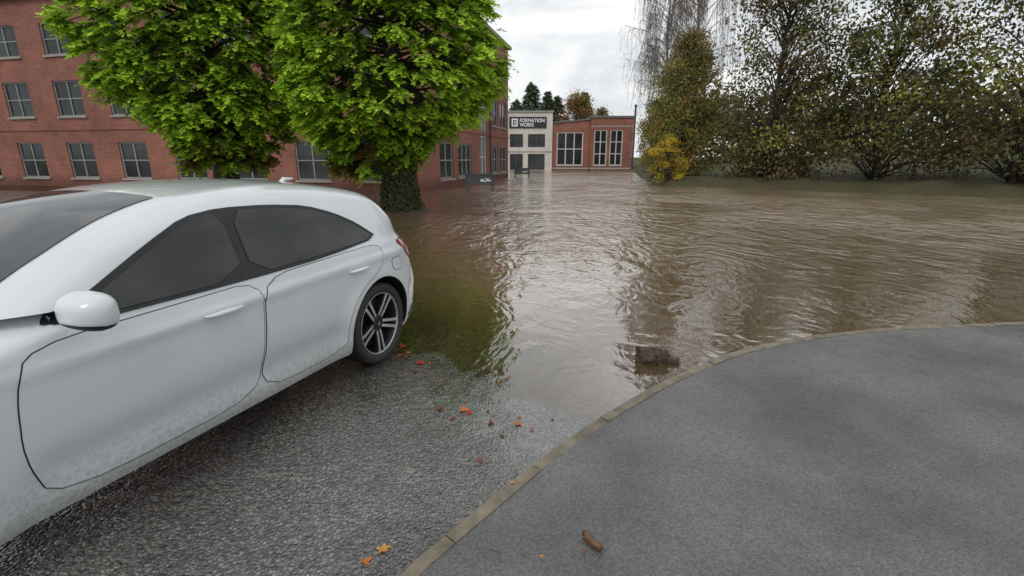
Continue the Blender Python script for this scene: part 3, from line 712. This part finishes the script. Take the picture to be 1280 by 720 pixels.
def broad(name,label,loc,h,r,zlow,cols,nl,ls,group=None,cat='tree',sparse=1.0,trunk=True,ncl=70,seed=1,bark='bark',tight=1.0):
    rg=np.random.default_rng(seed); rd=random.Random(seed)
    root=thing(name,label,cat,loc,(0,0,rd.uniform(0,6)),group)
    b=MB(); cl=[]
    top=h*.85
    trunkp=[(.15*math.sin(k*.7+seed),.15*math.cos(k*.9+seed),-1+(top+1)*k/8) for k in range(9)]
    rb=.020*h
    if trunk: b.tube(trunkp,[rb*(1-.85*k/8) for k in range(9)],8)
    for i in range(ncl):
        z=zlow+(h-zlow)*rd.random()**.95; f=(z-zlow)/(h-zlow)
        rad=r*(math.sin(math.pi*min(1,(.24+.76*f)))**.6)*(.35+.65*rd.random()**.5)*rd.uniform(.8,1.12); a=rd.uniform(0,2*math.pi)
        c=Vector((rad*math.cos(a),rad*math.sin(a),z)); cl.append(c)
        st=Vector((0,0,max(.2,z-rad*.8-rd.uniform(.2,.8))))
        md=st.lerp(c,.55)+Vector((rd.gauss(0,.12),rd.gauss(0,.12),.15*rad))
        b.tube([st,md,c,c+(c-md)*.25],[.014+.003*h,.012+.0016*h,.010,.005],4,cap=False)
        for q in range(3):
            b.tube([md.lerp(c,rd.random()),c+Vector((rd.gauss(0,.5),rd.gauss(0,.5),rd.gauss(.1,.45)))],[.010,.004],3,cap=False)
    per=nl//ncl; C=[];COL=[]
    for c in cl:
        s=rd.uniform(.28,.62)*r*.34*tight; m=int(per*rd.uniform(.5,1.4)*sparse)
        C.append(np.array(c)[None]+rg.normal(0,1,(m,3))*np.array([s,s,s*.75]))
        base=np.array(cols[rd.randrange(len(cols))])*rd.uniform(.6,1.25); COL.append(base[None]*rg.uniform(.6,1.35,(m,1)))
    C=np.concatenate(C);COL=np.concatenate(COL); n=len(C)
    b.build('trunk',M[bark],root,60)
    dd=rg.normal(size=(n,3)); dd[:,2]-=.5; nn=rg.normal(size=(n,3)); nn[:,2]+=.6
    leaf_mesh('crown',C,dd,nn,rg.uniform(.7,1.4,n)*ls,rg.uniform(.4,.8,n)*ls,COL,M['leaf'],root)
    return root
OL=[(.26,.265,.06),(.32,.265,.07),(.19,.225,.055),(.31,.21,.07)]
DK=[(.12,.115,.04),(.16,.115,.05),(.10,.11,.04)]
YL=[(.66,.47,.03),(.55,.42,.04),(.38,.32,.05)]
broad('riverside_tree','tall olive brown leafed tree on the right bank behind the yellow shrub',(11.6,34,.3),8.9,2.4,.2,OL,28000,.14,ncl=160,seed=11)
broad('riverside_tree','middle olive tree on the right bank, under the bare drooping twigs',(14.3,46,.3),8.6,2.4,.3,OL,15000,.18,ncl=100,seed=12)
broad('riverside_tree','farthest small olive tree at the right end of the brick building',(17.0,59,.3),6.4,1.9,.3,OL,8000,.2,seed=13)
for i,(x,y,h,r,lab) in enumerate(((14.8,28.5,11.5,3.0,'broad dark tree right of the yellow shrub'),(18.6,25.5,10,3.0,'second dark tree to the right of the yellow shrub'),(22.5,22,11,3.1,'third dark tree to the right of the yellow shrub'),(27.5,19.5,12,3.4,'dark tree at the far right edge of the view'))):
    broad('bank_tree',lab,(x,y,.3),h,r,.2,DK+OL[:1],16000,.19,'trees along the right bank',ncl=140,seed=20+i,tight=1.15)
broad('yellow_shrub','bright yellow leaved shrub at the water edge on the right bank',(9.35,29.8,.1),2.8,1.05,.05,YL,3800,.10,cat='shrub',trunk=False,ncl=40,seed=31)
broad('small_shrub','low green shrub left of the yellow shrub at the bank foot',(11.2,36.3,.1),2.0,.9,.05,OL,2000,.11,cat='shrub',trunk=False,ncl=26,seed=32)
def birch(loc,label,h,r,seed):
    rd=random.Random(seed); root=thing('birch_tree',label,'tree',loc)
    b=MB(); b.tube([(.2*math.sin(k*.6),.1*k/10,-1+(h+1)*k/11) for k in range(12)],[.19*(1-.9*k/11) for k in range(12)],8); b.build('trunk',M['birchbark'],root,60)
    b=MB(); LC=[]
    for i in range(60):
        z=h*(.36+.62*rd.random()); a=rd.uniform(0,6.283); L=r*rd.uniform(.5,1.05)*(1-.45*max(0,(z/h-.6)/.4))
        tip=Vector((L*math.cos(a),L*math.sin(a),z+L*rd.uniform(.25,.8))); st=Vector((0,0,z-.3)); md=st.lerp(tip,.5)+Vector((0,0,.3))
        b.tube([st,md,tip],[.038,.022,.010],5,cap=False)
        for q in range(14):
            s=md.lerp(tip,rd.uniform(-.2,1.0)); ln=rd.uniform(1.0,3.8); o=Vector((math.cos(a)+rd.gauss(0,.5),math.sin(a)+rd.gauss(0,.5),0))*rd.uniform(.15,.5)
            pts=[s+o*(1-(1-u)**2)+Vector((rd.gauss(0,.04),rd.gauss(0,.04),.25*math.sin(u*3)-ln*u**1.5)) for u in (0,.15,.35,.6,.8,1)]
            b.tube(pts,[.013,.012,.010,.009,.008,.006],3,cap=False)
            for w in range(5):
                u=rd.randrange(1,6); LC.append(tuple(pts[u]+Vector((rd.gauss(0,.05),rd.gauss(0,.05),rd.gauss(0,.1)))))
                p=pts[u]; b.tube([p,p+Vector((rd.gauss(0,.2),rd.gauss(0,.2),-rd.uniform(.1,.6)))],[.008,.005],3,cap=False)
    b.build('twigs',M['twig'],root)
    n=len(LC); leaf_mesh('leaves',np.array(LC),rand_dirs(n)-np.array([0,0,.8]),rand_dirs(n),rng.uniform(.06,.12,n),rng.uniform(.04,.07,n),np.array([.27,.20,.08])*rng.uniform(.6,1.4,(n,1)),M['leaf'],root)
birch((13.0,43.5,.3),'nearly bare weeping birch with fine hanging twigs over the right bank',17.5,3.5,5)
birch((12.9,36.5,.3),'taller bare birch behind the olive tree at the right bank',18.5,3.4,6)
birch((17.6,53,.3),'slender bare birch farthest along the right bank',12.5,2.6,8)
def fir(loc,h,r,label,seed,col=(.12,.155,.085)):  # crown colour lightened, distance haze painted into the needles
    rd=random.Random(seed); rg=np.random.default_rng(seed); root=thing('fir_tree',label,'tree',loc,group='trees behind the far buildings')
    b=MB(); b.tube([(0,0,-.5),(0,0,h*.5),(0,0,h)],[.3,.18,.03],7); b.build('trunk',M['bark'],root,60)
    C=[];D=[]
    for i in range(300):
        f=rd.random()**.8; z=h*(.12+.88*f); L=r*(1-f)**.62*rd.uniform(.65,1.1)+.15; a=rd.uniform(0,6.283); m=int(8+L*9)
        u=rg.uniform(.1,1,m); C.append(np.stack([L*u*math.cos(a),L*u*math.sin(a),z-.35*L*u+.1*rg.normal(size=m)],1)); D.append(np.stack([math.cos(a)+rg.normal(0,.6,m),math.sin(a)+rg.normal(0,.6,m),-.5+rg.normal(0,.3,m)],1))
    C=np.concatenate(C);D=np.concatenate(D);n=len(C)
    leaf_mesh('crown',C,D,np.array([0,0,1.])+rg.normal(0,.4,(n,3)),rg.uniform(.4,.8,n),rg.uniform(.16,.34,n),np.array(col)*rg.uniform(.5,1.5,(n,1)),M['leaf'],root)
fir((3.7,96,.5),14.6,4.6,'tallest dark fir rising behind the white building',41)
fir((6.9,99,.5),13.4,4.0,'second fir behind the sign end of the white building',42)
fir((9.0,101,.5),12.9,3.6,'third fir, between the white building and the rusty tree',43)
fir((13.8,98,.5),13.2,3.6,'dark fir right of the rusty tree',44)
fir((.8,100,.5),12.0,4.0,'fir half hidden behind the corner of the left brick building',45)
broad('rusty_tree','rusty orange autumn tree behind the low brick building',(11.3,88,.5),11.2,4.3,1.5,[(.30,.15,.045),(.25,.15,.045),(.20,.17,.05)],13000,.30,seed=51)
broad('rusty_tree','faded brown tree at the right end behind the low brick building',(15.6,91,.5),9.6,2.6,1.5,[(.22,.15,.06),(.18,.15,.06)],7000,.30,seed=52)
n=16000; xx=rng.uniform(22,95,n); base=np.interp(xx,[22,95],[66,30]); yy=base+rng.uniform(0,14,n)
hh=9+2.2*np.sin(xx*.55)+1.4*np.sin(xx*1.3+1); zz=hh*rng.beta(1.3,1.0,n)
o=leaf_mesh('distant_woodland',np.stack([xx,yy,zz],1),rand_dirs(n),rand_dirs(n)+np.array([0,0,.6]),rng.uniform(.6,1.2,n),rng.uniform(.4,.8,n),np.array([.11,.10,.05])*rng.uniform(.5,1.5,(n,1)),M['leaf'])
tag(o,'distant dull green woodland beyond the right bank','woodland',kind='stuff')
# ------------------------------------------------------------------ debris
def log(loc,label):
    t=thing('broken_log',label,'log',loc,(0,0,R(-8)))
    def lump(L,r,seed,squ):
        vs=[];fs=[];n=30;m=26
        for i in range(m):
            u=i/(m-1); x=(u-.5)*L
            for k in range(n):
                q=2*math.pi*k/n; v=Vector((x*9,math.cos(q)*1.6,math.sin(q)*1.6+seed))
                rr=r*(1+.22*noise.noise(v)+.22*noise.noise(v*2.7)+.16*noise.noise(v*6))*(1 if 0<i<m-1 else .72)
                xo=x+(.035*noise.noise(Vector((k*1.7,seed,i*.1))) if i in (0,1,m-1,m-2) else 0)
                vs.append((xo,rr*math.cos(q),rr*math.sin(q)*squ))
        for i in range(m-1):
            for k in range(n): fs.append((i*n+k,i*n+(k+1)%n,(i+1)*n+(k+1)%n,(i+1)*n+k))
        vs+=[(-L/2+.02,0,0),(L/2-.02,0,0)]
        for k in range(n): fs.append((m*n,(k+1)%n,k)); fs.append((m*n+1,(m-1)*n+k,(m-1)*n+(k+1)%n))
        b=MB(); b.add(vs,fs); return b
    a=lump(.23,.085,1.3,.78).build('trunk_piece',M['logwood'],t,70); a.location=(-.015,0,.038); a.rotation_euler=(0,R(6),0)
    a=lump(.15,.045,4.1,.6).build('bark_piece',M['logwood'],t,70); a.location=(.13,-.02,.010)
    b=MB(); rd=random.Random(3)
    for k in range(44):
        x=rd.uniform(-.11,.15); s=Vector((x,rd.uniform(-.06,.06),(.08 if x<.07 else .025)+rd.uniform(-.03,.02))); b.tube([s,s+Vector((rd.gauss(0,.025),rd.gauss(0,.025),rd.uniform(.0,.035)))],[.005,.0015],4,cap=False)
    b.build('splinters',M['logwood'],t)
log(gp(816,451),'dark broken chunk of rotten log lying in shallow water by the kerb')
def leafshape(lobes,seed):
    rd=random.Random(seed); vs=[(0,0,.004)]
    n=40
    for k in range(n):
        q=2*math.pi*k/n; r=.55+.45*abs(math.cos(q*lobes/2))**1.5; r*=(1 if abs(q-math.pi)>.5 else .75)
        x=r*math.cos(q);y=r*math.sin(q)*.8; vs.append((x*.5,y*.5,.10*(x*x+y*y)*math.sin(q*2+seed)*.6+.04*rd.random()))
    fs=[(0,k+1,(k+1)%n+1) for k in range(n)]
    return vs,fs
def fallen(px,py,size,col,label,pave=False,seed=1,group=None):
    size*=1.15
    p=gp(px,py,.02)
    z=(pavez(p.x,p.y)+.012 if pave else max(roadz(p.x,p.y),0)+.003); p=gp(px,py,z)
    vs,fs=leafshape(5 if seed%2 else 3,seed); me=bpy.data.meshes.new('fallen_leaf'); me.from_pydata([(x*size,y*size,zz*size+.004) for x,y,zz in vs],[],fs)
    at=me.color_attributes.new('Col','FLOAT_COLOR','POINT'); rd=random.Random(seed)
    for i in range(len(vs)):
        k=rd.uniform(.7,1.2); at.data[i].color=(col[0]*k,col[1]*k,col[2]*k,1)
    me.materials.append(M['fallen']); o=link('fallen_leaf',me); o.location=p; o.rotation_euler=(rd.uniform(-.15,.15),rd.uniform(-.15,.15),rd.uniform(0,6.28))
    tag(o,label,'leaf',group or 'fallen leaves on the wet ground')
RD=(.38,.05,.025);ORG=(.50,.15,.03);BR=(.18,.07,.03);TAN=(.55,.28,.08)
fallen(503,433,.09,RD,'dark red leaf right behind the rear tyre of the white car',seed=1)
fallen(500,445,.075,BR,'brown leaf close to the foot of the rear tyre',seed=2)
fallen(525,454,.09,RD,'bright red leaf on the road a little right of the rear tyre',seed=3)
fallen(519,464,.05,BR,'small brown leaf just below the bright red leaf',seed=4)
fallen(549,511,.06,BR,'brown leaf in the middle of the road, left of the orange pair',seed=5)
fallen(580,512,.07,ORG,'orange leaf in mid road, left one of a touching pair',seed=6)
fallen(587,516,.055,RD,'red leaf in mid road, right one of a touching pair',seed=7)
fallen(614,529,.05,BR,'brown leaf between the orange pair and the tan leaf by the water edge',seed=8)
fallen(647,530,.06,ORG,'orange brown leaf at the water edge, farthest right on the road',seed=9)
fallen(628,545,.035,BR,'tiny brown leaf just below the water edge leaves',seed=10)
fallen(479,687,.06,TAN,'tan leaf at the bottom left of the road, the larger of two',seed=11)
fallen(458,702,.045,ORG,'small orange leaf at the very bottom left of the road',seed=12)
fallen(641,604,.03,TAN,'small tan leaf fragment lying on the kerb',True,seed=13)
fallen(677,696,.02,TAN,'tiny pale leaf scrap on the pavement left of the stick',True,seed=14)
fallen(731,690,.02,BR,'tiny brown scrap just below the stick on the pavement',True,seed=15)
fallen(600,575,.03,RD,'tiny red leaf alone on the road near the kerb',seed=16)
fallen(510,441,.05,ORG,'small orange leaf between the rear tyre and the bright red leaf',seed=17)
fallen(566,523,.04,BR,'small brown leaf just left of and below the orange pair',seed=18)
fallen(532,470,.035,RD,'tiny red leaf below and right of the bright red leaf',seed=19)
rd=random.Random(77)
for k in range(26):
    u=k/25; px=498+175*u+rd.gauss(0,9); py=440+88*u+rd.gauss(8,11)
    fallen(px,py,rd.uniform(.014,.032),(RD,ORG,BR,BR)[k%4],'tiny reddish brown leaf scrap strewn between the rear tyre and the water edge',seed=100+k,group='tiny leaf scraps strewn along the water edge')
p=gp(740,676,.07)
st=thing('broken_stick','short thick brown stick lying on the wet pavement','stick',(p.x,p.y,pavez(p.x,p.y)+.016),(0,0,R(128)))
b=MB(); pts=[];ra=[]
for k in range(14):
    u=k/13; pts.append(((u-.5)*.108,.004*math.sin(u*5),.002*math.sin(u*9))); ra.append(.017*(.72+.28*math.sin(u*2.6+.4))*(1+.12*noise.noise(Vector((u*9,0,0))))*(1 if 0<k<13 else .7))
b.tube(pts,ra,12); b.build('wood',M['stick'],st,60)
b=MB(); b.tube([(.02,.010,.006),(.03,.022,.01)],[.006,.003],6); b.build('knot',M['stick'],st,60)
for (x0,y0,x1,y1,lab) in ((612,683,628,690,'thin dark twig at the left of the pavement near the kerb'),(622,688,626,697,'short thin twig crossing below the thin dark twig'),(748,681,758,685,'thin splinter at the tip of the thick stick')):
    a=gp(x0,y0,.066);c=gp(x1,y1,.066); b=MB(); b.tube([Vector((0,0,0)),(c-a)*.5+Vector((.003,.002,.002)),c-a],[.0022,.002,.0012],6)
    o=b.build('thin_twig',M['twig'],None,60); o.location=(a.x,a.y,pavez(a.x,a.y)+.004); tag(o,lab,'twig')
